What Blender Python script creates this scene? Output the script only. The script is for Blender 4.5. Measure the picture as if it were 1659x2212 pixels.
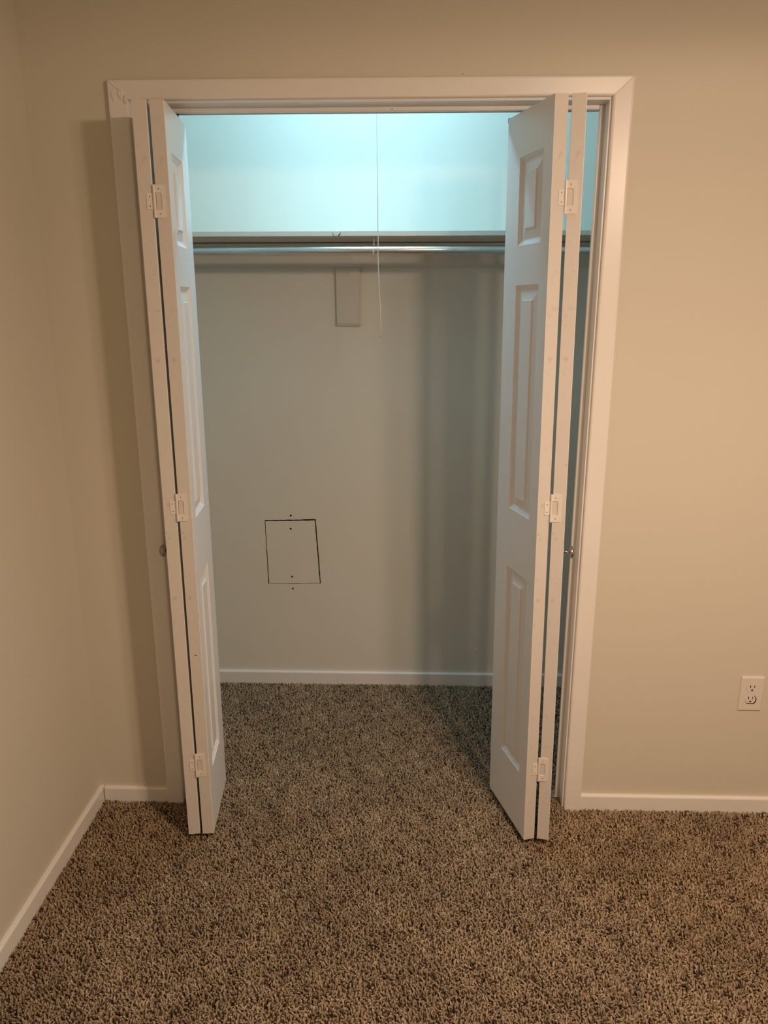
import bpy, bmesh, math, random
from mathutils import Vector, Matrix

for o in list(bpy.data.objects):
    bpy.data.objects.remove(o, do_unlink=True)
SC = bpy.context.scene
COL = SC.collection
RND = random.Random(7)

# ------------------------------------------------------------------ camera
F_PX = 1674.85
CAM = Vector((0.1044, -2.163, 1.5593))
YAW, PITCH, ROLL = -0.0309, -0.2659, -0.0012
fwd = Vector((math.sin(YAW)*math.cos(PITCH), math.cos(YAW)*math.cos(PITCH), math.sin(PITCH)))
rgt = Vector((math.cos(YAW), -math.sin(YAW), 0))
upv = rgt.cross(fwd)
r2 = rgt*math.cos(ROLL) + upv*math.sin(ROLL)
u2 = -rgt*math.sin(ROLL) + upv*math.cos(ROLL)
cd = bpy.data.cameras.new('camera')
cam = bpy.data.objects.new('camera', cd)
COL.objects.link(cam)
cam.matrix_world = Matrix((
    (r2.x, u2.x, -fwd.x, CAM.x), (r2.y, u2.y, -fwd.y, CAM.y), (r2.z, u2.z, -fwd.z, CAM.z), (0, 0, 0, 1)))
cd.sensor_fit = 'VERTICAL'
cd.sensor_height = 24.0
cd.lens = F_PX*24.0/2212.0
cd.clip_start = 0.02
SC.camera = cam

# ------------------------------------------------------------------ world, exposure, room lamps
w = bpy.data.worlds.new('world')
SC.world = w
w.use_nodes = True
w.node_tree.nodes['Background'].inputs['Color'].default_value = (0.02, 0.018, 0.015, 1)
w.node_tree.nodes['Background'].inputs['Strength'].default_value = 0.0
SC.view_settings.view_transform = 'Standard'
SC.view_settings.look = 'None'
SC.view_settings.exposure = 0.0
SC.view_settings.gamma = 1.0
SC.view_settings.use_curve_mapping = False

WARM = (1.0, 0.72, 0.53)
COOL = (0.38, 0.74, 1.0)
P_ROOM = 138.0
P_CLOSET = 30.0
BEAM_EXP = 2.2
COOL_STRENGTH = 6.0

def lamp(kind, name, loc, power, colour, radius):
    l = bpy.data.lights.new(name, kind)
    l.energy = power
    l.color = colour
    l.shadow_soft_size = radius
    o = bpy.data.objects.new(name, l)
    o.location = loc
    COL.objects.link(o)
    return l

# the bulbs of the bedroom's ceiling fixture (out of frame, right of the camera); its glass shades
# throw most of the light downwards and only a little above the horizontal
def shade_profile(l, pts):
    l.use_nodes = True
    n, k = l.node_tree.nodes, l.node_tree.links
    em = n['Emission']
    geo = n.new('ShaderNodeNewGeometry')
    sep = n.new('ShaderNodeSeparateXYZ')
    k.new(geo.outputs['Incoming'], sep.inputs[0])
    mr = n.new('ShaderNodeMapRange')
    mr.inputs['From Min'].default_value = -1.0
    mr.inputs['From Max'].default_value = 1.0
    mr.inputs['To Min'].default_value = 0.0
    mr.inputs['To Max'].default_value = 1.0
    k.new(sep.outputs['Z'], mr.inputs['Value'])
    rp = n.new('ShaderNodeValToRGB')
    rp.color_ramp.interpolation = 'B_SPLINE'
    els = rp.color_ramp.elements
    els[0].position, els[0].color = (pts[0][0]+1)/2, (pts[0][1],)*3 + (1,)
    els[1].position, els[1].color = (pts[-1][0]+1)/2, (pts[-1][1],)*3 + (1,)
    for z, v in pts[1:-1]:
        e = els.new((z+1)/2)
        e.color = (v, v, v, 1)
    k.new(mr.outputs['Result'], rp.inputs['Fac'])
    k.new(rp.outputs['Color'], em.inputs['Strength'])
# (direction's z, relative strength)
SHADE = ((-1.0, 1.0), (-0.7, 0.85), (-0.42, 0.48), (-0.17, 0.28), (0.0, 0.25), (0.045, 0.20), (0.09, 0.10), (0.17, 0.06), (1.0, 0.05))
for bx_, by_, k_ in ((0.835, -1.50, 0.64), (0.99, -1.47, 0.36)):
    shade_profile(lamp('POINT', 'room_bulb', (bx_, by_, 2.075), P_ROOM*k_, WARM, 0.052), SHADE)

# the closet's cool white strip light on its ceiling, a row of lamps shining mostly straight down
LX, LY, LZ = -0.045, 0.392, 2.405
BEAM = tuple((z, max(0.33, (-z)**BEAM_EXP if z < 0 else 0.33)) for z in (-1.0, -0.93, -0.86, -0.78, -0.68, -0.55, -0.40, -0.2, 1.0))
for dx_ in (-0.20, 0.0, 0.20):
    shade_profile(lamp('POINT', 'closet_bulb', (LX+dx_, LY, LZ), P_CLOSET/3, COOL, 0.04), BEAM)

# ------------------------------------------------------------------ materials
def new_mat(name):
    m = bpy.data.materials.new(name)
    m.use_nodes = True
    return m, m.node_tree.nodes, m.node_tree.links, m.node_tree.nodes['Principled BSDF']

def paint(name, col, rough=0.5, bump=0.0, bscale=80.0, mottle=0.04, mscale=3.0, stain=None, coat=0.0):
    m, n, l, b = new_mat(name)
    tc = n.new('ShaderNodeTexCoord')
    ns = n.new('ShaderNodeTexNoise')
    ns.inputs['Scale'].default_value = mscale
    ns.inputs['Detail'].default_value = 4
    l.new(tc.outputs['Object'], ns.inputs['Vector'])
    mx = n.new('ShaderNodeMix')
    mx.data_type = 'RGBA'
    mx.inputs['A'].default_value = (*[c*(1-mottle) for c in col], 1)
    mx.inputs['B'].default_value = (*[min(1, c*(1+mottle)) for c in col], 1)
    l.new(ns.outputs['Fac'], mx.inputs['Factor'])
    out = mx.outputs['Result']
    if stain:
        s2 = n.new('ShaderNodeTexNoise')
        s2.inputs['Scale'].default_value = stain[1]
        s2.inputs['Detail'].default_value = 3
        l.new(tc.outputs['Object'], s2.inputs['Vector'])
        rp = n.new('ShaderNodeValToRGB')
        rp.color_ramp.elements[0].position = 0.62
        rp.color_ramp.elements[1].position = 0.78
        l.new(s2.outputs['Fac'], rp.inputs['Fac'])
        m2 = n.new('ShaderNodeMix')
        m2.data_type = 'RGBA'
        l.new(rp.outputs['Color'], m2.inputs['Factor'])
        l.new(out, m2.inputs['A'])
        m2.inputs['B'].default_value = (*stain[0], 1)
        out = m2.outputs['Result']
    l.new(out, b.inputs['Base Color'])
    b.inputs['Roughness'].default_value = rough
    if bump:
        bn = n.new('ShaderNodeTexNoise')
        bn.inputs['Scale'].default_value = bscale
        bn.inputs['Detail'].default_value = 3
        l.new(tc.outputs['Object'], bn.inputs['Vector'])
        bp = n.new('ShaderNodeBump')
        bp.inputs['Strength'].default_value = bump
        bp.inputs['Distance'].default_value = 0.002
        l.new(bn.outputs['Fac'], bp.inputs['Height'])
        l.new(bp.outputs['Normal'], b.inputs['Normal'])
    return m

def metal(name, col, rough, wear=0.0):
    m, n, l, b = new_mat(name)
    tc = n.new('ShaderNodeTexCoord')
    ns = n.new('ShaderNodeTexNoise')
    ns.inputs['Scale'].default_value = 60
    ns.inputs['Detail'].default_value = 5
    l.new(tc.outputs['Object'], ns.inputs['Vector'])
    mr = n.new('ShaderNodeMapRange')
    mr.inputs['To Min'].default_value = rough*0.8
    mr.inputs['To Max'].default_value = rough*1.3
    l.new(ns.outputs['Fac'], mr.inputs['Value'])
    l.new(mr.outputs['Result'], b.inputs['Roughness'])
    b.inputs['Metallic'].default_value = 1.0
    if wear:
        rp = n.new('ShaderNodeValToRGB')
        rp.color_ramp.elements[0].position = 0.62
        rp.color_ramp.elements[0].color = (*col, 1)
        rp.color_ramp.elements[1].position = 0.75
        rp.color_ramp.elements[1].color = (*[c*(1-wear) for c in col], 1)
        l.new(ns.outputs['Fac'], rp.inputs['Fac'])
        l.new(rp.outputs['Color'], b.inputs['Base Color'])
    else:
        b.inputs['Base Color'].default_value = (*col, 1)
    return m

def plain(name, col, rough=0.6):
    return paint(name, col, rough, mottle=0.08, mscale=40)

M = {}
M['wall'] = paint('wall_paint', (0.665, 0.630, 0.535), 0.62, bump=0.16, bscale=70, mottle=0.025, mscale=2.2)
M['closet'] = paint('wall_paint_bounce_lift', (0.755, 0.735, 0.645), 0.62, bump=0.16, bscale=70, mottle=0.025, mscale=2.2)  # wall paint lightened in place of bounce light inside the closet
M['cut'] = plain('sawn_gypsum_edge', (0.10, 0.055, 0.03), 0.9)
M['ceiling'] = paint('ceiling_paint', (0.80, 0.78, 0.74), 0.9, bump=0.4, bscale=60)
M['trim'] = paint('trim_gloss_paint', (0.82, 0.80, 0.76), 0.33, bump=0.06, bscale=45, mottle=0.03, mscale=9)
M['door'] = paint('door_paint', (0.85, 0.84, 0.81), 0.36, bump=0.10, bscale=160, mottle=0.015, mscale=12)
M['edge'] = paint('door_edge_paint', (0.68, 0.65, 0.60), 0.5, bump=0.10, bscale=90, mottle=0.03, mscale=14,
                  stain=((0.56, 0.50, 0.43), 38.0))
M['shelf'] = paint('shelf_paint', (0.66, 0.63, 0.55), 0.5, bump=0.08, bscale=60, mottle=0.04, mscale=6)
M['hinge'] = paint('hinge_paint', (0.80, 0.76, 0.70), 0.28, bump=0.03, bscale=120)
M['dark'] = plain('recess_shade_and_marks', (0.015, 0.010, 0.008), 0.8)  # near-black: shade put into the colour of recesses and holes, also dark marks
M['steel'] = metal('galvanised_steel', (0.74, 0.75, 0.74), 0.34, wear=0.2)
M['nickel'] = metal('brushed_nickel', (0.36, 0.35, 0.34), 0.30)
M['zinc'] = metal('zinc_plate', (0.72, 0.70, 0.66), 0.3)
M['brass'] = metal('brass_tip', (0.85, 0.70, 0.32), 0.2)
M['wire'] = paint('wire_hook', (0.66, 0.66, 0.64), 0.3, mottle=0.05)
M['pin'] = metal('black_pin', (0.06, 0.055, 0.05), 0.4)
M['cord'] = plain('cord_cotton', (0.80, 0.77, 0.68), 0.8)
M['plastic'] = paint('outlet_plastic', (0.74, 0.70, 0.64), 0.3, mottle=0.01)
M['porcelain'] = paint('porcelain', (0.82, 0.82, 0.80), 0.2, mottle=0.01)

bm_, bn_, bl_, bb_ = new_mat('bulb_glow')
bb_.inputs['Base Color'].default_value = (0.9, 0.9, 0.9, 1)
bb_.inputs['Emission Color'].default_value = (*COOL, 1)
bb_.inputs['Emission Strength'].default_value = COOL_STRENGTH
M['bulb'] = bm_

def carpet_material(name, islands):
    m, n, l, b = new_mat(name)
    geo = n.new('ShaderNodeNewGeometry')
    rp = n.new('ShaderNodeValToRGB')
    e = rp.color_ramp.elements
    e[0].position, e[0].color = 0.0, (0.080, 0.052, 0.030, 1)
    e[1].position, e[1].color = 1.0, (0.53, 0.43, 0.30, 1)
    for pos, c in ((0.07, (0.12, 0.08, 0.049, 1)), (0.16, (0.31, 0.23, 0.148, 1)), (0.84, (0.42, 0.32, 0.21, 1))):
        x = e.new(pos)
        x.color = c
    if islands:
        l.new(geo.outputs['Random Per Island'], rp.inputs['Fac'])
    else:
        v = n.new('ShaderNodeTexVoronoi')
        v.inputs['Scale'].default_value = 190
        l.new(geo.outputs['Position'], v.inputs['Vector'])
        sep = n.new('ShaderNodeSeparateColor')
        l.new(v.outputs['Color'], sep.inputs['Color'])
        l.new(sep.outputs['Red'], rp.inputs['Fac'])
        bp = n.new('ShaderNodeBump')
        bp.inputs['Strength'].default_value = 0.9
        bp.inputs['Distance'].default_value = 0.006
        bp.invert = True
        l.new(v.outputs['Distance'], bp.inputs['Height'])
        l.new(bp.outputs['Normal'], b.inputs['Normal'])
    # soft patches where the pile has been trodden one way or the other
    ns = n.new('ShaderNodeTexNoise')
    ns.inputs['Scale'].default_value = 4.5
    ns.inputs['Detail'].default_value = 5
    ns.inputs['Roughness'].default_value = 0.6
    l.new(geo.outputs['Position'], ns.inputs['Vector'])
    mr = n.new('ShaderNodeMapRange')
    mr.inputs['From Min'].default_value = 0.3
    mr.inputs['From Max'].default_value = 0.7
    mr.inputs['To Min'].default_value = 0.76
    mr.inputs['To Max'].default_value = 1.14
    l.new(ns.outputs['Fac'], mr.inputs['Value'])
    mu = n.new('ShaderNodeVectorMath')
    mu.operation = 'SCALE'
    l.new(rp.outputs['Color'], mu.inputs[0])
    l.new(mr.outputs['Result'], mu.inputs['Scale'])
    l.new(mu.outputs['Vector'], b.inputs['Base Color'])
    b.inputs['Roughness'].default_value = 0.95
    b.inputs['Specular IOR Level'].default_value = 0.0
    return m

M['pile'] = carpet_material('carpet_pile_yarn', True)
M['carpet'] = carpet_material('carpet_backing', False)

# ------------------------------------------------------------------ mesh helpers
def mesh_obj(name, bm, mats, parent=None, smooth=False, recalc=True):
    if recalc:
        bmesh.ops.recalc_face_normals(bm, faces=bm.faces)
    me = bpy.data.meshes.new(name)
    bm.to_mesh(me)
    bm.free()
    for m in (mats if isinstance(mats, (list, tuple)) else [mats]):
        me.materials.append(m)
    if smooth:
        for p in me.polygons:
            p.use_smooth = True
    o = bpy.data.objects.new(name, me)
    COL.objects.link(o)
    if parent:
        o.parent = parent
    return o

def empty(name, loc=(0, 0, 0), parent=None):
    o = bpy.data.objects.new(name, None)
    o.empty_display_size = 0.05
    o.location = loc
    COL.objects.link(o)
    if parent:
        o.parent = parent
    return o

def tag(o, label=None, cat=None, kind=None, group=None):
    if label: o['label'] = label
    if cat: o['category'] = cat
    if kind: o['kind'] = kind
    if group: o['group'] = group
    return o

def bevel(bm, width, segs=2, edges=None):
    bmesh.ops.bevel(bm, geom=edges or list(bm.edges), offset=width, segments=segs, profile=0.5, affect='EDGES')

def add_box(bm, lo, hi, mi=0):
    x0, y0, z0 = lo
    x1, y1, z1 = hi
    v = [bm.verts.new(p) for p in ((x0, y0, z0), (x1, y0, z0), (x1, y1, z0), (x0, y1, z0),
                                   (x0, y0, z1), (x1, y0, z1), (x1, y1, z1), (x0, y1, z1))]
    fs = []
    for f in ((0, 3, 2, 1), (4, 5, 6, 7), (0, 1, 5, 4), (1, 2, 6, 5), (2, 3, 7, 6), (3, 0, 4, 7)):
        fc = bm.faces.new([v[i] for i in f])
        fc.material_index = mi
        fs.append(fc)
    return fs

def box(name, lo, hi, mat, parent=None, bev=0.0):
    bm = bmesh.new()
    add_box(bm, lo, hi)
    if bev:
        bevel(bm, bev)
    return mesh_obj(name, bm, mat, parent)

def add_tube(bm, pts, rad, seg=8, cap=True):
    pts = [Vector(p) for p in pts]
    rads = rad if isinstance(rad, (list, tuple)) else [rad]*len(pts)
    rings = []
    ref = None
    for i, p in enumerate(pts):
        a = pts[max(i-1, 0)]
        b = pts[min(i+1, len(pts)-1)]
        t = (b-a).normalized()
        if ref is None:
            ref = Vector((1, 0, 0)) if abs(t.x) < 0.9 else Vector((0, 1, 0))
        n1 = (ref - t*ref.dot(t)).normalized()
        ref = n1
        n2 = t.cross(n1)
        rings.append([bm.verts.new(p + (n1*math.cos(2*math.pi*k/seg) + n2*math.sin(2*math.pi*k/seg))*rads[i]) for k in range(seg)])
    for A, B in zip(rings, rings[1:]):
        for k in range(seg):
            bm.faces.new((A[k], A[(k+1) % seg], B[(k+1) % seg], B[k]))
    if cap:
        bm.faces.new(rings[0][::-1])
        bm.faces.new(rings[-1])

def add_lathe(bm, prof, origin, axis, seg=24):
    """prof: list of (distance along axis, radius)"""
    origin, axis = Vector(origin), Vector(axis).normalized()
    ref = Vector((0, 0, 1)) if abs(axis.z) < 0.9 else Vector((1, 0, 0))
    n1 = (ref - axis*ref.dot(axis)).normalized()
    n2 = axis.cross(n1)
    rings = []
    for d, r in prof:
        c = origin + axis*d
        if r < 1e-6:
            rings.append([bm.verts.new(c)])
        else:
            rings.append([bm.verts.new(c + (n1*math.cos(2*math.pi*k/seg) + n2*math.sin(2*math.pi*k/seg))*r) for k in range(seg)])
    for A, B in zip(rings, rings[1:]):
        for k in range(seg):
            k2 = (k+1) % seg
            if len(A) == 1 and len(B) == 1:
                continue
            if len(A) == 1:
                bm.faces.new((A[0], B[k2], B[k]))
            elif len(B) == 1:
                bm.faces.new((A[k], A[k2], B[0]))
            else:
                bm.faces.new((A[k], A[k2], B[k2], B[k]))

def circle(cx, cz, r, n=14, sx=1.0):
    return [(cx + r*sx*math.cos(2*math.pi*k/n), cz + r*math.sin(2*math.pi*k/n)) for k in range(n)]

def add_holed_plate(bm, outer, holes, y0, depth, to3=lambda a, b, y: (a, y, b), hole_depth=None, edge_mi=(0, 0)):
    """flat sheet with real holes in the plane y=y0; the edges of sheet and holes run back by depth"""
    hole_depth = hole_depth if hole_depth is not None else depth
    edges, loops = [], []
    for li, lp in enumerate([outer] + holes):
        vs = [bm.verts.new(to3(a, b, y0)) for a, b in lp]
        es = [bm.edges.new((vs[i], vs[(i+1) % len(vs)])) for i in range(len(vs))]
        edges += es
        loops.append(vs)
    res = bmesh.ops.triangle_fill(bm, use_beauty=True, edges=edges)
    for li, vs in enumerate(loops):
        lp = ([outer] + holes)[li]
        dd = depth if li == 0 else hole_depth
        if dd == 0:
            continue
        wb = [bm.verts.new(to3(a, b, y0+dd)) for a, b in lp]
        for i in range(len(vs)):
            j = (i+1) % len(vs)
            bm.faces.new((vs[i], vs[j], wb[j], wb[i])).material_index = edge_mi[0 if li == 0 else 1]
    return loops

def extrude_profile(name, prof, a, b, mat, parent=None, smooth=False):
    """prof: function t-> list of 3D points at the two ends a, b (already mitred)"""
    bm = bmesh.new()
    A = [bm.verts.new(p) for p in a]
    B = [bm.verts.new(p) for p in b]
    n = len(A)
    for i in range(n):
        j = (i+1) % n
        bm.faces.new((A[i], A[j], B[j], B[i]))
    bm.faces.new(A[::-1])
    bm.faces.new(B)
    return mesh_obj(name, bm, mat, parent)

# ------------------------------------------------------------------ the room
XL, XR = -0.8815, 2.30          # side walls of the bedroom
YB = -3.10                      # wall behind the camera
ZC = 2.62                       # ceiling
D = 0.813                       # closet back wall
WT = 0.115                      # thickness of the wall with the closet opening
CXL, CXR, CZC = -0.95, 1.02, 2.49
JX, JZ = 0.605, 2.045           # faces of the closet jamb
FLOOR = -0.014                  # backing under the pile; the pile tops are at z = 0

o = box('floor', (XL-0.2, YB-0.2, FLOOR-0.05), (XR+0.2, D+0.2, FLOOR), M['carpet'])
tag(o, 'brown speckled carpet floor of bedroom and closet', 'floor', 'structure')
o = box('ceiling', (XL-0.1, YB-0.1, ZC), (XR+0.1, -0.0, ZC+0.05), M['ceiling'])
tag(o, 'white bedroom ceiling above the doorway', 'ceiling', 'structure')
o = box('ceiling', (CXL-0.1, WT, CZC), (CXR+0.1, D+0.15, CZC+0.05), M['ceiling'])
tag(o, 'white ceiling inside the closet', 'ceiling', 'structure')
o = box('wall_left', (XL-0.1, YB-0.1, FLOOR), (XL, 0.0, ZC), M['wall'])
tag(o, 'plain beige side wall left of the closet', 'wall', 'structure')
o = box('wall_right', (XR, YB-0.1, FLOOR), (XR+0.1, 0.0, ZC), M['wall'])
tag(o, 'plain beige side wall far right of the closet', 'wall', 'structure')
o = box('wall_back', (XL, YB-0.1, FLOOR), (XR, YB, ZC), M['wall'])
tag(o, 'plain beige wall behind the camera', 'wall', 'structure')

# wall with the closet opening
bm = bmesh.new()
ox, oz = JX+0.018, JZ+0.018
poly = [(XL-0.1, FLOOR), (-ox, FLOOR), (-ox, oz), (ox, oz), (ox, FLOOR), (XR+0.1, FLOOR), (XR+0.1, ZC), (XL-0.1, ZC)]
add_holed_plate(bm, poly, [], 0.0, WT)
vb = [bm.verts.new((a, WT, b)) for a, b in poly]
bmesh.ops.triangle_fill(bm, use_beauty=True, edges=[bm.edges.new((vb[i], vb[(i+1) % 8])) for i in range(8)])
bmesh.ops.remove_doubles(bm, verts=bm.verts, dist=1e-5)
o = mesh_obj('wall_front', bm, M['wall'])
tag(o, 'beige wall around the white closet doorway', 'wall', 'structure')

o = box('wall_closet_left', (CXL-0.1, WT, FLOOR), (CXL, D, CZC), M['closet'])
tag(o, 'beige left end wall inside the closet', 'wall', 'structure')
o = box('wall_closet_right', (CXR, WT, FLOOR), (CXR+0.1, D, CZC), M['closet'])
tag(o, 'beige right end wall inside the closet', 'wall', 'structure')

# closet back wall: a square has been sawn into the drywall and left standing in its hole, four screw holes
def wobble(p, q, n, amp, rnd):
    out = []
    for i in range(n):
        t = i/n
        k = 0 if i == 0 else amp
        out.append((p[0]+(q[0]-p[0])*t + rnd.uniform(-k, k), p[1]+(q[1]-p[1])*t + rnd.uniform(-k, k)))
    return out
rc = random.Random(3)
TL, TR_, BR_, BL_ = (-0.4665, 0.7115), (-0.2610, 0.7165), (-0.2465, 0.4435), (-0.4625, 0.4400)
hole = (wobble(TL, TR_, 18, 0.0008, rc) + wobble(TR_, BR_, 18, 0.0007, rc) +
        wobble(BR_, BL_, 14, 0.0002, rc) + wobble(BL_, TL, 16, 0.0004, rc))
pTL, pTR, pBR, pBL = (-0.4640, 0.7070), (-0.2652, 0.7112), (-0.2508, 0.4449), (-0.4590, 0.4409)
plug = (wobble(pTL, pTR, 18, 0.0009, rc) + wobble(pTR, pBR, 18, 0.0007, rc) +
        wobble(pBR, pBL, 14, 0.0002, rc) + wobble(pBL, pTL, 16, 0.0004, rc))
bm = bmesh.new()
outer = [(CXL-0.1, FLOOR), (CXR+0.1, FLOOR), (CXR+0.1, CZC), (CXL-0.1, CZC)]
add_holed_plate(bm, outer, [hole, circle(-0.361, 0.731, 0.0041), circle(-0.362, 0.420, 0.0040)], D, 0.0, hole_depth=0.013, edge_mi=(0, 1))
wcb = mesh_obj('wall_closet_back', bm, [M['closet'], M['cut']])
tag(wcb, 'beige closet back wall with a sawn square and shelf', 'wall', 'structure')
bm = bmesh.new()
add_holed_plate(bm, plug, [circle(-0.363, 0.676, 0.0041), circle(-0.364, 0.4715, 0.0040)], D+0.0003, 0.013, edge_mi=(1, 1))
o = mesh_obj('sawn_panel', bm, [M['closet'], M['cut']], wcb)
tag(o, 'loose rectangle sawn out of the drywall, outlined by dark cuts')
box('cavity_shade_sheet', (CXL-0.1, D+0.06, FLOOR), (CXR+0.1, D+0.08, CZC), M['dark'], wcb)  # added black sheet that keeps the saw cuts and holes in shade
bm = bmesh.new()
add_lathe(bm, [(0, 0.0062), (0.0012, 0.0058), (0.0022, 0.0035), (0.0010, 0.0022), (0.0008, 0.0)], (0.399, D, 0.153), (0, -1, 0), 12)
o = mesh_obj('filler_dab', bm, M['closet'], wcb, smooth=True)
tag(o, 'small raised dab of filler low on the wall')

# ------------------------------------------------------------------ baseboards
def baseboard(name, p0, p1, nrm, h, label, th=0.012):
    """p0->p1 along the wall face, nrm points into the room"""
    p0, p1, nrm = Vector((*p0, 0)), Vector((*p1, 0)), Vector((*nrm, 0))
    prof = [(0, FLOOR), (th, FLOOR), (th, h-0.0055), (th-0.0012, h-0.0022), (th-0.004, h-0.0003), (0.0, h)]
    a = [tuple(p0 + nrm*d + Vector((0, 0, z))) for d, z in prof]
    b = [tuple(p1 + nrm*d + Vector((0, 0, z))) for d, z in prof]
    o = extrude_profile(name, None, a, b, M['trim'])
    tag(o, label, 'baseboard', 'structure')
    return o
CO = 0.6610    # outer edge of the casing
baseboard('baseboard_left', (XL, YB), (XL, -0.0005), (1, 0), 0.048, 'low white baseboard along the left side wall')
baseboard('baseboard_front', (XL+0.0152, 0), (-CO, 0), (0, -1), 0.046, 'short low white baseboard between left corner and closet casing')
baseboard('baseboard_front', (CO, 0), (XR, 0), (0, -1), 0.047, 'low white baseboard right of the closet, under the outlet')
baseboard('baseboard_closet_back', (CXL, D), (CXR, D), (0, -1), 0.051, 'low white baseboard along the closet back wall')
baseboard('baseboard_right', (XR, YB), (XR, -0.013), (-1, 0), 0.047, 'low white baseboard along the right side wall')

# ------------------------------------------------------------------ casing, jamb, stops
XI, ZI = 0.6105, 2.0515
CWX, CWZ = CO-XI, 0.0465
CP = [(0.0, -0.0002), (0.0, -0.0105), (0.0025, -0.0132), (0.0060, -0.0140), (0.044, -0.0165), (0.0480, -0.0158),
      (0.0503, -0.0125), (0.0503, -0.0002)]
sc = CWX/0.0503
sz = CWZ/0.0503
t1 = empty('trim_1')
tag(t1, 'white painted casing boards framing the closet doorway', 'door casing', 'structure')
for s, nm in ((-1, 'casing_board'), (1, 'casing_board')):
    a = [(s*(XI+u*sc), y, FLOOR) for u, y in CP]
    b = [(s*(XI+u*sc), y, ZI+u*sz-0.0004) for u, y in CP]
    extrude_profile(nm, None, a, b, M['trim'], t1)
a = [(-(XI+u*sc)+0.0004, y, ZI+u*sz) for u, y in CP]
b = [((XI+u*sc)-0.0004, y, ZI+u*sz) for u, y in CP]
o = extrude_profile('head_casing', None, a, b, M['trim'], t1)
# smears of filler over the left mitre
rf = random.Random(5)
for k, (cx, cz, wx, wz) in enumerate(((-0.645, 2.062, 0.006, 0.018), (-0.628, 2.066, 0.007, 0.013), (-0.6155, 2.052, 0.004, 0.012))):
    bm = bmesh.new()
    base = [(cx + wx*math.cos(t)*(0.8+0.4*rf.random()), cz + wz*math.sin(t)*(0.8+0.4*rf.random())) for t in [2*math.pi*i/10 for i in range(10)]]
    lo = [bm.verts.new((x, -0.0135, z)) for x, z in base]
    hi = [bm.verts.new((cx+(x-cx)*0.75, -0.0182, cz+(z-cz)*0.75)) for x, z in base]
    for i in range(10):
        bm.faces.new((lo[i], lo[(i+1) % 10], hi[(i+1) % 10], hi[i]))
    bm.faces.new(hi)
    mesh_obj('filler_smear', bm, M['trim'], t1)

t2 = empty('trim_2')
tag(t2, 'white jamb boards lining the closet opening', 'door jamb', 'structure')
box('jamb_board', (-JX-0.0178, -0.0004, FLOOR), (-JX, WT+0.001, JZ), M['trim'], t2, 0.0012)
box('jamb_board', (JX, -0.0004, FLOOR), (JX+0.0178, WT+0.001, JZ), M['trim'], t2, 0.0012)
box('head_jamb', (-JX-0.0178, -0.0004, JZ), (JX+0.0178, WT+0.001, JZ+0.0178), M['trim'], t2, 0.0012)

t3 = empty('trim_3')
tag(t3, 'thin white stop strips on the jamb, in front of the track', 'door stop', 'structure')
def rounded_strip(name, lo, hi, parent):
    bm = bmesh.new()
    add_box(bm, lo, hi)
    bevel(bm, 0.003, 3)
    return mesh_obj(name, bm, M['trim'], parent)
rounded_strip('stop_strip', (-JX-0.001, 0.048, FLOOR), (-JX+0.0125, 0.061, JZ), t3)
rounded_strip('stop_strip', (JX-0.0125, 0.048, FLOOR), (JX+0.001, 0.061, JZ), t3)
rounded_strip('head_stop', (-JX+0.0125, 0.048, JZ-0.0115), (JX-0.0125, 0.061, JZ+0.001), t3)

t4 = empty('trim_4')
tag(t4, 'slim metal door track under the closet head jamb', 'door track', 'structure')
def channel(name, x0, x1, parent):
    bm = bmesh.new()
    for lo, hi in (((x0, 0.064, JZ-0.0098), (x1, 0.0655, JZ)), ((x0, 0.0815, JZ-0.0098), (x1, 0.083, JZ)),
                   ((x0, 0.064, JZ-0.0015), (x1, 0.083, JZ))):
        add_box(bm, lo, hi)
    return mesh_obj(name, bm, M['trim'], parent)
channel('track_channel', -JX+0.004, 0.400, t4)
channel('track_channel', 0.407, JX-0.004, t4)

# ------------------------------------------------------------------ bifold doors
L, T = 0.272, 0.034
ZB, ZT = 0.012, 2.014
PANELS = ((1.694, 1.907), (0.985, 1.595), (0.209, 0.810))
U0, U1 = 0.050, 0.188

def rect(i, u0, u1, z0, z1):
    return [(u0+i, z0+i), (u1-i, z0+i), (u1-i, z1-i), (u0+i, z1-i)]

def add_rings(bm, levels, u0, u1, z0, z1, face, sgn, cap=True):
    """levels: (inset, depth) rings around a rectangle; face = y of the leaf face, sgn = inward direction"""
    prev = None
    for ins, dep in levels:
        cur = [bm.verts.new((u, face + sgn*dep, z)) for u, z in rect(ins, u0, u1, z0, z1)]
        if prev:
            for i in range(4):
                j = (i+1) % 4
                bm.faces.new((prev[i], prev[j], cur[j], cur[i]))
        prev = cur
    if cap:
        bm.faces.new(prev)

STICK = [(0.0, 0.0), (0.0012, 0.0022), (0.0045, 0.0034), (0.0052, 0.0050), (0.0085, 0.0064), (0.0092, 0.0078), (0.0130, 0.0092), (0.0165, 0.0092)]
FIELD = [(0.0158, 0.0098), (0.0162, 0.0088), (0.0385, 0.0036), (0.0392, 0.0012), (0.0402, 0.0008)]

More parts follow.
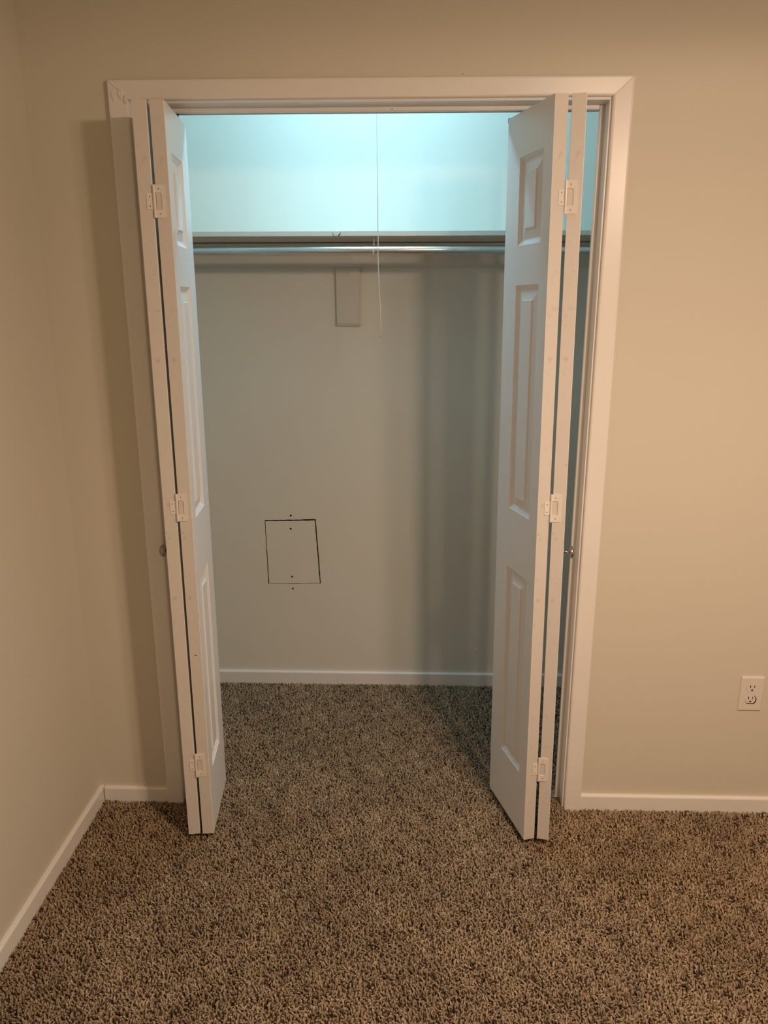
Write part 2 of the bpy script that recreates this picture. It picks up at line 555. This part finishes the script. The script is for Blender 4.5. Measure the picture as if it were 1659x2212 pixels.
def leaf_meshes():
    bm = bmesh.new()
    outer = [(0, ZB), (L, ZB), (L, ZT), (0, ZT)]
    hs = [rect(0, U0, U1, z0, z1) for z0, z1 in PANELS]
    add_holed_plate(bm, outer, hs, 0.0, 0.0, hole_depth=0)
    add_holed_plate(bm, outer, hs, T, 0.0, hole_depth=0)
    for f in bm.faces:
        f.material_index = 0
    for z0, z1 in PANELS:
        add_rings(bm, STICK, U0, U1, z0, z1, 0.0, 1)
        add_rings(bm, STICK, U0, U1, z0, z1, T, -1)
    for (a, b) in (((0, ZB), (L, ZB)), ((L, ZB), (L, ZT)), ((L, ZT), (0, ZT)), ((0, ZT), (0, ZB))):
        f = bm.faces.new([bm.verts.new((a[0], 0, a[1])), bm.verts.new((b[0], 0, b[1])),
                          bm.verts.new((b[0], T, b[1])), bm.verts.new((a[0], T, a[1]))])
        f.material_index = 1
    bmesh.ops.remove_doubles(bm, verts=bm.verts, dist=1e-5)
    corner = [e for e in bm.edges if all((abs(v.co.y) < 1e-6 or abs(v.co.y-T) < 1e-6) for v in e.verts)
              and all((abs(v.co.x) < 1e-6 or abs(v.co.x-L) < 1e-6 or abs(v.co.z-ZB) < 1e-6 or abs(v.co.z-ZT) < 1e-6) for v in e.verts)
              and len(e.link_faces) == 2 and len({f.material_index for f in e.link_faces}) == 2]
    for v in bm.verts:
        v.co.y = -v.co.y
    bmesh.ops.recalc_face_normals(bm, faces=bm.faces)
    bmesh.ops.bevel(bm, geom=corner, offset=0.0012, segments=2, profile=0.5, affect='EDGES')
    leaf = bpy.data.meshes.new('door_leaf')
    bm.to_mesh(leaf)
    bm.free()
    leaf.materials.append(M['door'])
    leaf.materials.append(M['edge'])
    fields = []
    for z0, z1 in PANELS:
        for face, sgn in ((0.0, 1), (T, -1)):
            bm = bmesh.new()
            add_rings(bm, FIELD, U0, U1, z0, z1, -face, -sgn)
            cen = Vector(((U0+U1)/2, -face-sgn*0.02, (z0+z1)/2))
            for f in bm.faces:
                f.normal_update()
                if f.normal.dot(f.calc_center_median()-cen) < 0:
                    f.normal_flip()
            me = bpy.data.meshes.new('raised_panel')
            bm.to_mesh(me)
            bm.free()
            me.materials.append(M['door'])
            fields.append(me)
    return leaf, fields
LEAF, FIELDS = leaf_meshes()

def add_leaf(door, corner, slope, label=None):
    """corner = front left corner (x, y) of the leaf in plan; it runs back along (slope, 1); thickness goes to the right"""
    t = Vector((slope, 1, 0)).normalized()
    o = bpy.data.objects.new('door_leaf', LEAF)
    COL.objects.link(o)
    # local x -> t; the thickness lies along local -y, to the right
    o.parent = door
    o.location = (corner[0], corner[1], 0)
    o.rotation_euler = (0, 0, math.atan2(t.y, t.x))
    for me in FIELDS:
        c = bpy.data.objects.new('raised_panel', me)
        COL.objects.link(c)
        c.parent = o
    return o

def hinge_piece(bm, pts, y0, y1):
    """flat plate outline (x, z) between y0 (front) and y1 (on the leaf edge)"""
    a = [bm.verts.new((x, y0, z)) for x, z in pts]
    b = [bm.verts.new((x, y1, z)) for x, z in pts]
    n = len(pts)
    bm.faces.new(a)
    bm.faces.new(b[::-1])
    for i in range(n):
        bm.faces.new((a[i], a[(i+1) % n], b[(i+1) % n], b[i]))

def rc_corner(cx, cz, r, a0, a1, n=4):
    return [(cx + r*math.cos(math.radians(a0+(a1-a0)*i/n)), cz + r*math.sin(math.radians(a0+(a1-a0)*i/n))) for i in range(n+1)]

def make_hinge(door, left, right, z, sl, sr):
    """left, right: the two facing corners of the leaves; the large plate goes right, the small one left;
    sl, sr: slopes of the left and right door leaf, whose edges the plates lie on"""
    x, y = (left.x+right.x)/2, min(left.y, right.y)
    gap = right.x-left.x
    def turn(bm, right_side):
        s_, c_ = (sr, right) if right_side else (sl, left)
        bmesh.ops.rotate(bm, verts=bm.verts, cent=(0, 0, 0), matrix=Matrix.Rotation(-math.atan(s_), 3, 'Z'))
        # the edge line passes through the leaf's corner
        dy = (c_.y - y) + s_*(c_.x - x)
        bmesh.ops.translate(bm, verts=bm.verts, vec=(0, dy, 0))
    h = empty('hinge', (x, y, z), door)
    H, HS = 0.0375, 0.0185
    g = 0.0032
    yf, yb = -0.0020, 0.0006
    # large plate with its notch
    bm = bmesh.new()
    pts = [(g, -H)] + rc_corner(0.0235, -H+0.003, 0.003, -90, 0) + rc_corner(0.0235, H-0.003, 0.003, 0, 90) + [(g, H), (g, HS+0.0008)]
    pts += rc_corner(0.0175-0.004, HS+0.0008-0.004, 0.004, 90, 0) + rc_corner(0.0175-0.004, -HS-0.0008+0.004, 0.004, 0, -90) + [(g, -HS-0.0008)]
    hinge_piece(bm, pts, yf, yb)
    turn(bm, True)
    mesh_obj('hinge_plate', bm, M['hinge'], h)
    bm = bmesh.new()
    pts = [(-g, HS)] + rc_corner(-0.0192+0.003, HS-0.003, 0.003, 90, 180) + rc_corner(-0.0192+0.003, -HS+0.003, 0.003, 180, 270) + [(-g, -HS)]
    hinge_piece(bm, pts, yf+0.0004, yb)
    turn(bm, False)
    mesh_obj('hinge_plate', bm, M['hinge'], h)
    bm = bmesh.new()
    add_lathe(bm, [(-H, 0.0), (-H, 0.0034), (-HS-0.0006, 0.0034), (-HS-0.0003, 0.0026), (-HS, 0.0034), (HS, 0.0034), (HS+0.0003, 0.0026),
                   (HS+0.0006, 0.0034), (H, 0.0034), (H, 0.0)], (0, -0.0016, 0), (0, 0, 1), 14)
    mesh_obj('knuckle', bm, M['hinge'], h, smooth=False)
    for sx, szz in ((0.0110, 0.0285), (0.0120, -0.0285), (-0.0118, 0.0105), (-0.0118, -0.0105)):
        bm = bmesh.new()
        add_lathe(bm, [(0, 0.0028), (0.0003, 0.0026), (0.00045, 0.0013), (0.0004, 0.0)], (sx, yf+0.0003, szz), (0, -1, 0), 10)
        for f in bm.faces:
            c = f.calc_center_median()
            if math.hypot(c.x-sx, c.z-szz) < 0.0012:
                f.material_index = 1
        turn(bm, sx > 0)
        mesh_obj('screw', bm, [M['hinge'], M['dark']], h)
    return h

def make_knob(leaf, side, reach=1.06):
    """side 0: face local y=0 (left), 1: face local y=T (right)"""
    bm = bmesh.new()
    y0, d = (0.0, 1) if side == 0 else (-T, -1)
    prof = [(-0.001, 0.0085), (0.0012, 0.0085), (0.0028, 0.0068), (0.0042, 0.0040), (0.0100, 0.0034), (0.0145, 0.0046), (0.0165, 0.0100),
            (0.0178, 0.0138), (0.0205, 0.0158), (0.0245, 0.0152), (0.0280, 0.0122), (0.0304, 0.0070), (0.0312, 0.0)]
    add_lathe(bm, [(h*reach, r*1.12) for h, r in prof], (0.136, y0, 0.866), (0, d, 0), 28)
    o = mesh_obj('door_knob', bm, M['nickel'], leaf, smooth=True)
    tag(o, 'round brushed nickel knob')
    return o

def make_pin(leaf, u, v, z0, z1, r, name='guide_pin', mat='pin'):
    bm = bmesh.new()
    add_lathe(bm, [(z0, 0.0), (z0, r), (z1-0.001, r), (z1, r*0.7), (z1, 0.0)], (u, -v, 0), (0, 0, 1), 12)
    return mesh_obj(name, bm, M[mat], leaf)

HZ = (1.791, 1.028, 0.246)
def leaf_right_corner(corner, slope):
    t = Vector((slope, 1)).normalized()
    return Vector(corner) + Vector((t.y, -t.x))*T
# left pair
d1 = empty('door_1')
tag(d1, 'left white bifold door, two panelled leaves folded open side by side', 'door', 'structure')
SA, SB = -0.183, -0.090
CA, CB = (-0.5450, -0.1872), (-0.5046, -0.1825)
la = add_leaf(d1, CA, SA)
lb = add_leaf(d1, CB, SB)
make_knob(la, 0, 1.24)
for z in HZ:
    make_hinge(d1, leaf_right_corner(CA, SA), Vector(CB), z, SA, SB)
make_pin(lb, L-0.018, T/2, ZT-0.004, ZT+0.024, 0.004)
make_pin(la, L-0.018, T/2, ZT-0.004, ZT+0.024, 0.004, 'pivot_pin')
box('aligner_plate', (L-0.0005, -0.028, 0.016), (L+0.0045, -0.006, 0.030), M['zinc'], lb, 0.0006)
# right pair: hangs a touch out of plumb
d2 = empty('door_2', (0.0097, 0, 0))
d2.rotation_euler.y = -0.0097
tag(d2, 'right white bifold door, two panelled leaves folded open, slightly out of plumb', 'door', 'structure')
SA, SB = -0.285, 0.203
CA, CB = (0.4468, -0.1885), (0.4868, -0.1805)
ra = add_leaf(d2, CA, SA)
rb = add_leaf(d2, CB, SB)
make_knob(rb, 1)
for z in HZ:
    make_hinge(d2, leaf_right_corner(CA, SA), Vector(CB), z, SA, SB)
make_pin(ra, L+0.0005, 0.004, ZT-0.010, ZT+0.002, 0.0042)
make_pin(rb, L-0.018, T/2, ZT-0.004, ZT+0.024, 0.004, 'pivot_pin')
bm = bmesh.new()
add_box(bm, (0.545, 0.045, -0.004), (0.604, 0.083, -0.001))
add_box(bm, (0.602, 0.062, -0.004), (0.604, 0.083, 0.045))
o = mesh_obj('pivot_bracket', bm, M['zinc'], t2)
tag(o, 'small metal floor bracket for the right door')

# small marks: a scuff on a leaf edge, nail holes in the head stop and the wall above
box('scuff', (-0.0004, -0.0205, 0.5970), (0.0004, -0.0140, 0.5985), M['dark'], lb).rotation_euler.x = 0.0
def nail_hole(x, y, z, r, parent):
    bm = bmesh.new()
    add_lathe(bm, [(0.0, 0.0), (0.0, r), (0.0004, r*0.8), (0.0004, 0.0)], (x, y, z), (0, -1, 0), 10)
    mesh_obj('nail_hole', bm, M['dark'], parent)
nail_hole(0.058, 0.0479, 2.0385, 0.0013, t3)
nail_hole(0.2360, 0.0, 2.1060, 0.0012, bpy.data.objects['wall_front'])

# ------------------------------------------------------------------ shelf, rod
SY0, SZ0, SZ1 = 0.520, 1.7640, 1.7805
sh = empty('closet_shelf', (0, D, SZ0))
tag(sh, 'long painted shelf across the closet with cleat and wooden block below', 'shelf')
def at(o, parent):
    o.matrix_parent_inverse = Matrix.Translation(-Vector(parent.location))
    return o
at(box('shelf_board', (CXL+0.001, SY0, SZ0), (CXR-0.001, D-0.001, SZ1), M['shelf'], sh, 0.0012), sh)
at(box('cleat', (CXL+0.001, D-0.0195, 1.677), (CXR-0.001, D-0.0004, SZ0-0.0028), M['shelf'], sh, 0.0008), sh)
# block with chamfered lower end
bm = bmesh.new()
x0, x1, z0, z1, th = -0.1635, -0.0735, 1.4695, 1.6762, 0.0175
c = 0.010
A = [bm.verts.new(p) for p in ((x0, D-0.0003, z0), (x1, D-0.0003, z0), (x1, D-0.0003, z1), (x0, D-0.0003, z1))]
m1 = [bm.verts.new(p) for p in ((x0, D-th+0.006, z0), (x1, D-th+0.006, z0), (x1, D-th+0.002, z1), (x0, D-th+0.002, z1))]
B = [bm.verts.new(p) for p in ((x0+0.003, D-th, z0+c), (x1-0.008, D-th, z0+c), (x1-0.003, D-th, z1), (x0+0.001, D-th, z1))]
for P, Q in ((A, m1), (m1, B)):
    for i in range(4):
        bm.faces.new((P[i], P[(i+1) % 4], Q[(i+1) % 4], Q[i]))
bm.faces.new(B)
bm.faces.new(A[::-1])
o = at(mesh_obj('support_block', bm, M['shelf'], sh), sh)
tag(o, 'wooden block screwed to the wall under the cleat')
# knot cracks in the front edge of the shelf
for sgn, a0, a1, r in ((1, 185, 245, 0.0135), (1, 292, 362, 0.0135), (1, 300, 338, 0.0118)):
    pts = [(-0.1335 + r*0.98*math.cos(math.radians(a0+(a1-a0)*i/8)), SY0-0.0001, 1.7765 + r*math.sin(math.radians(a0+(a1-a0)*i/8))) for i in range(9)]
    bm = bmesh.new()
    add_tube(bm, pts, [0.0003]+[0.0008]*7+[0.0003], 6)
    at(mesh_obj('knot_crack', bm, M['dark'], sh), sh)
# wire hook that carries the rod
RY, RZ, RR = 0.535, 1.7215, 0.0128
hx = -0.0125
pts = [(hx, RY+0.019, SZ0+0.001), (hx, RY+0.019, RZ+0.010)]
for i in range(0, 13):
    a = math.radians(0 - 200*i/12)
    pts.append((hx+0.0005*i/12, RY + 0.0165*math.cos(a), RZ + 0.0165*math.sin(a)*1.28))
bm = bmesh.new()
add_tube(bm, pts, 0.0025, 8)
o = at(mesh_obj('rod_hook', bm, M['wire'], sh, smooth=True), sh)
tag(o, 'thin wire hook hanging from shelf and cradling the rod')

rod = empty('clothes_rod', (0, RY, RZ))
tag(rod, 'galvanised metal clothes rod hanging just below the closet shelf', 'clothes rod')
bm = bmesh.new()
add_lathe(bm, [(CXL+0.003, 0.0), (CXL+0.003, RR), (CXR-0.003, RR), (CXR-0.003, 0.0)], (0, 0, 0), (1, 0, 0), 32)
o = mesh_obj('rod_tube', bm, M['steel'], rod)
for f in o.data.polygons:
    f.use_smooth = abs(f.normal.x) < 0.5
for s, xx in ((1, CXL), (-1, CXR)):
    bm = bmesh.new()
    add_lathe(bm, [(0.0005, 0.0), (0.0005, 0.024), (0.004, 0.024), (0.005, 0.018), (0.014, 0.0165), (0.014, 0.0132), (0.003, 0.0132), (0.003, 0.0)], (xx, 0, 0), (s, 0, 0), 20)
    mesh_obj('rod_socket', bm, M['zinc'], rod)

# ------------------------------------------------------------------ closet light with pull cord
lt = empty('closet_light', (LX, LY, CZC))
tag(lt, 'closet ceiling light with a thin white pull cord dangling before the shelf', 'light')
bm = bmesh.new()
add_box(bm, (LX-0.30, LY-0.045, CZC-0.030), (LX+0.30, LY+0.045, CZC-0.0004))
bevel(bm, 0.004, 2)
at(mesh_obj('light_housing', bm, M['porcelain'], lt), lt)
bm = bmesh.new()
add_box(bm, (LX-0.285, LY-0.034, CZC-0.037), (LX+0.285, LY+0.034, CZC-0.0303))
bevel(bm, 0.003, 2)
at(mesh_obj('diffuser', bm, M['bulb'], lt), lt)
cord = [(-0.002, 0.3985, CZC-0.0365), (-0.0005, 0.400, CZC-0.06), (0.0015, 0.4, 2.36), (0.0010, 0.4, 2.25), (0.0035, 0.4, 2.16), (0.0040, 0.4, 2.097), (0.0052, 0.4, 1.99), (0.0055, 0.4, 1.92), (0.0068, 0.4, 1.86), (0.0066, 0.4, 1.795),
        (0.0080, 0.4, 1.752), (0.0074, 0.4, 1.700), (0.0092, 0.4, 1.640), (0.0122, 0.4, 1.573), (0.0150, 0.4, 1.525), (0.0160, 0.4, 1.4575)]
cv = []
for i in range(len(cord)-1):     # smooth the polyline a little
    p0, p1, p2, p3 = [Vector(cord[max(0, min(len(cord)-1, i+k))]) for k in (-1, 0, 1, 2)]
    for s in range(4):
        t = s/4
        cv.append(0.5*((2*p1) + (p2-p0)*t + (2*p0-5*p1+4*p2-p3)*t*t + (3*p1-p0-3*p2+p3)*t*t*t))
cv.append(Vector(cord[-1]))
bm = bmesh.new()
add_tube(bm, cv, 0.0012, 7)
o = at(mesh_obj('pull_cord', bm, M['cord'], lt, smooth=True), lt)
tag(o, 'thin white pull cord, slightly wavy')
bm = bmesh.new()
ex, ez = cord[-1][0], cord[-1][2]
add_lathe(bm, [(0.004, 0.0), (0.003, 0.0014), (0.0, 0.0019), (-0.003, 0.0012), (-0.0042, 0.0013), (-0.0065, 0.0025), (-0.009, 0.0024), (-0.0108, 0.0)],
          (ex, 0.4, ez), (0, 0, 1), 12)
oc = mesh_obj('cord_tip', bm, M['brass'], o, smooth=True)
oc.matrix_parent_inverse = Matrix.Translation(-Vector(lt.location))
tag(oc, 'tiny brass bead at the end')
oc.matrix_parent_inverse = Matrix.Identity(4)

# ------------------------------------------------------------------ wall outlet
OX, OZ = 1.1525, 0.4070
ot = empty('wall_outlet', (OX, 0, OZ))
tag(ot, 'white duplex wall outlet on the beige wall right of the closet', 'outlet')
def recept_outline(r, h, dx=0.0, dz=0.0, n=10):
    """round body with flattened top and bottom"""
    a = math.degrees(math.asin(h/r))
    pts = [(dx + r*math.cos(math.radians(t)), dz + r*math.sin(math.radians(t))) for t in [-a + 2*a*i/n for i in range(n+1)]]
    pts += [(dx - r*math.cos(math.radians(t)), dz + r*math.sin(math.radians(t))) for t in [a - 2*a*i/n for i in range(n+1)]]
    return pts
bm = bmesh.new()
PW, PH = 0.0345, 0.0565
o1 = [(-PW, -PH), (PW, -PH), (PW, PH), (-PW, PH)]
i1 = [(-PW+0.0035, -PH+0.0035), (PW-0.0035, -PH+0.0035), (PW-0.0035, PH-0.0035), (-PW+0.0035, PH-0.0035)]
holes = [recept_outline(0.0170, 0.0138, 0, 0.0195), recept_outline(0.0170, 0.0138, 0, -0.0195), circle(0, 0, 0.0022, 10)]
add_holed_plate(bm, i1, holes, -0.0058, 0.0, hole_depth=0.0045, edge_mi=(0, 1))
va = [bm.verts.new((a, -0.0058, b)) for a, b in i1]
vb = [bm.verts.new((a, -0.0035, b)) for a, b in o1]
vc = [bm.verts.new((a, -0.0002, b)) for a, b in o1]
for P, Q in ((va, vb), (vb, vc)):
    for i in range(4):
        bm.faces.new((P[i], P[(i+1) % 4], Q[(i+1) % 4], Q[i]))
bmesh.ops.remove_doubles(bm, verts=bm.verts, dist=1e-6)
mesh_obj('cover_plate', bm, [M['plastic'], M['dark']], ot)  # walls of the openings carry shade in their colour
box('outlet_shade_sheet', (-PW+0.004, -0.0012, -PH+0.004), (PW-0.004, -0.0004, PH-0.004), M['dark'], ot)  # black sheet standing in for the shade behind the openings
for dx, dz, rr, hh in ((0.0002, 0.0195, 0.0167, 0.0136), (-0.0014, -0.0180, 0.0153, 0.0124)):
    bm = bmesh.new()
    sl = lambda cx, cz, ww, hh_: [(cx-ww, cz-hh_), (cx+ww, cz-hh_), (cx+ww, cz+hh_), (cx-ww, cz+hh_)]
    gnd = [(dx-0.0029, dz-0.0090), (dx+0.0029, dz-0.0090)] + [(dx+0.0029*math.cos(math.radians(t)), dz-0.0064+0.0029*math.sin(math.radians(t))) for t in (0, 45, 90, 135, 180)]
    add_holed_plate(bm, recept_outline(rr, hh, dx, dz), [sl(dx-0.0062, dz+0.0050, 0.0014, 0.0045), sl(dx+0.0062, dz+0.0050, 0.0012, 0.0038), gnd],
                    -0.0061, 0.0045, hole_depth=0.0045, edge_mi=(0, 1))
    mesh_obj('receptacle', bm, [M['plastic'], M['dark']], ot)  # slot walls are plastic coloured dark as shade
bm = bmesh.new()
add_lathe(bm, [(0.0, 0.0), (0.0, 0.0021), (0.0008, 0.0020), (0.0012, 0.0010), (0.0012, 0.0)], (0, -0.0055, 0), (0, -1, 0), 12)
mesh_obj('screw', bm, M['plastic'], ot)

# ------------------------------------------------------------------ carpet pile: patches of twisted yarn tufts, laid side by side
PATCH = 0.12
def pile_patch(seed):
    rnd = random.Random(seed)
    verts, faces = [], []
    step = 0.0056
    n = int(PATCH/step)
    for iy in range(n):
        for ix in range(n):
            x = (ix+0.5+rnd.uniform(-0.48, 0.48))*PATCH/n - PATCH/2
            y = (iy+0.5+rnd.uniform(-0.48, 0.48))*PATCH/n - PATCH/2
            hgt = rnd.uniform(0.0095, 0.0155)
            a = rnd.uniform(0, 2*math.pi)
            lean = rnd.uniform(0.0010, 0.0095)
            tw = rnd.uniform(0.4, 1.4)
            r0 = rnd.uniform(0.0018, 0.0028)
            base = len(verts)
            seg = 5
            prof = ((0.0, 0.75), (0.45, 1.0), (0.80, 1.08), (0.97, 0.72))
            for t, k in prof:
                cx = x + math.cos(a)*lean*t*t
                cy = y + math.sin(a)*lean*t*t
                for s in range(seg):
                    th = 2*math.pi*s/seg + tw*t
                    rr = r0*k*rnd.uniform(0.8, 1.2)
                    verts.append((cx+math.cos(th)*rr, cy+math.sin(th)*rr, hgt*t))
            verts.append((x+math.cos(a)*lean*1.1, y+math.sin(a)*lean*1.1, hgt*1.02))
            for lv in range(len(prof)-1):
                for s in range(seg):
                    p, q = base+lv*seg+s, base+lv*seg+(s+1) % seg
                    faces.append((p, q, q+seg, p+seg))
            tb = base+(len(prof)-1)*seg
            for s in range(seg):
                faces.append((tb+s, tb+(s+1) % seg, base+len(prof)*seg))
    me = bpy.data.meshes.new('pile_patch')
    me.from_pydata(verts, [], faces)
    me.materials.append(M['pile'])
    for p in me.polygons:
        p.use_smooth = True
    ob = bpy.data.objects.new('pile_patch', me)
    return ob
src = bpy.data.collections.new('pile_sources')
for k in range(5):
    src.objects.link(pile_patch(100+k))

pts = []
nx0, nx1 = int(math.floor(XL/PATCH)), int(math.ceil(1.9/PATCH))
for ix in range(nx0, nx1):
    for iy in range(-15, 7):
        x, y = (ix+0.5)*PATCH, (iy+0.5)*PATCH
        if y > WT+PATCH and x > CXR+PATCH/2:
            continue
        pts.append((x, y, FLOOR))
me = bpy.data.meshes.new('carpet_pile')
me.from_pydata(pts, [], [])
pile = bpy.data.objects.new('carpet_pile', me)
COL.objects.link(pile)
tag(pile, 'short twisted brown and tan carpet pile covering the floor', 'carpet', 'stuff')
ng = bpy.data.node_groups.new('lay_pile', 'GeometryNodeTree')
ng.interface.new_socket('Geometry', in_out='INPUT', socket_type='NodeSocketGeometry')
ng.interface.new_socket('Geometry', in_out='OUTPUT', socket_type='NodeSocketGeometry')
N, K = ng.nodes, ng.links
gi, go = N.new('NodeGroupInput'), N.new('NodeGroupOutput')
ci = N.new('GeometryNodeCollectionInfo')
ci.inputs['Collection'].default_value = src
ci.inputs['Separate Children'].default_value = True
ci.inputs['Reset Children'].default_value = True
iop = N.new('GeometryNodeInstanceOnPoints')
iop.inputs['Pick Instance'].default_value = True
ri = N.new('FunctionNodeRandomValue')
ri.data_type = 'INT'
for s in ri.inputs:
    if s.type == 'INT' and s.name == 'Min': s.default_value = 0
    if s.type == 'INT' and s.name == 'Max': s.default_value = 4
    if s.type == 'INT' and s.name == 'Seed': s.default_value = 3
rr_ = N.new('FunctionNodeRandomValue')
rr_.data_type = 'INT'
for s in rr_.inputs:
    if s.type == 'INT' and s.name == 'Min': s.default_value = 0
    if s.type == 'INT' and s.name == 'Max': s.default_value = 3
    if s.type == 'INT' and s.name == 'Seed': s.default_value = 11
mul = N.new('ShaderNodeMath')
mul.operation = 'MULTIPLY'
mul.inputs[1].default_value = math.pi/2
cmb = N.new('ShaderNodeCombineXYZ')
def out_int(node):
    return [s for s in node.outputs if s.type == 'INT'][0]
K.new(out_int(rr_), mul.inputs[0])
K.new(mul.outputs[0], cmb.inputs['Z'])
K.new(gi.outputs[0], iop.inputs['Points'])
K.new(ci.outputs[0], iop.inputs['Instance'])
K.new(out_int(ri), iop.inputs['Instance Index'])
K.new(cmb.outputs[0], iop.inputs['Rotation'])
K.new(iop.outputs[0], go.inputs[0])
md = pile.modifiers.new('pile', 'NODES')
md.node_group = ng
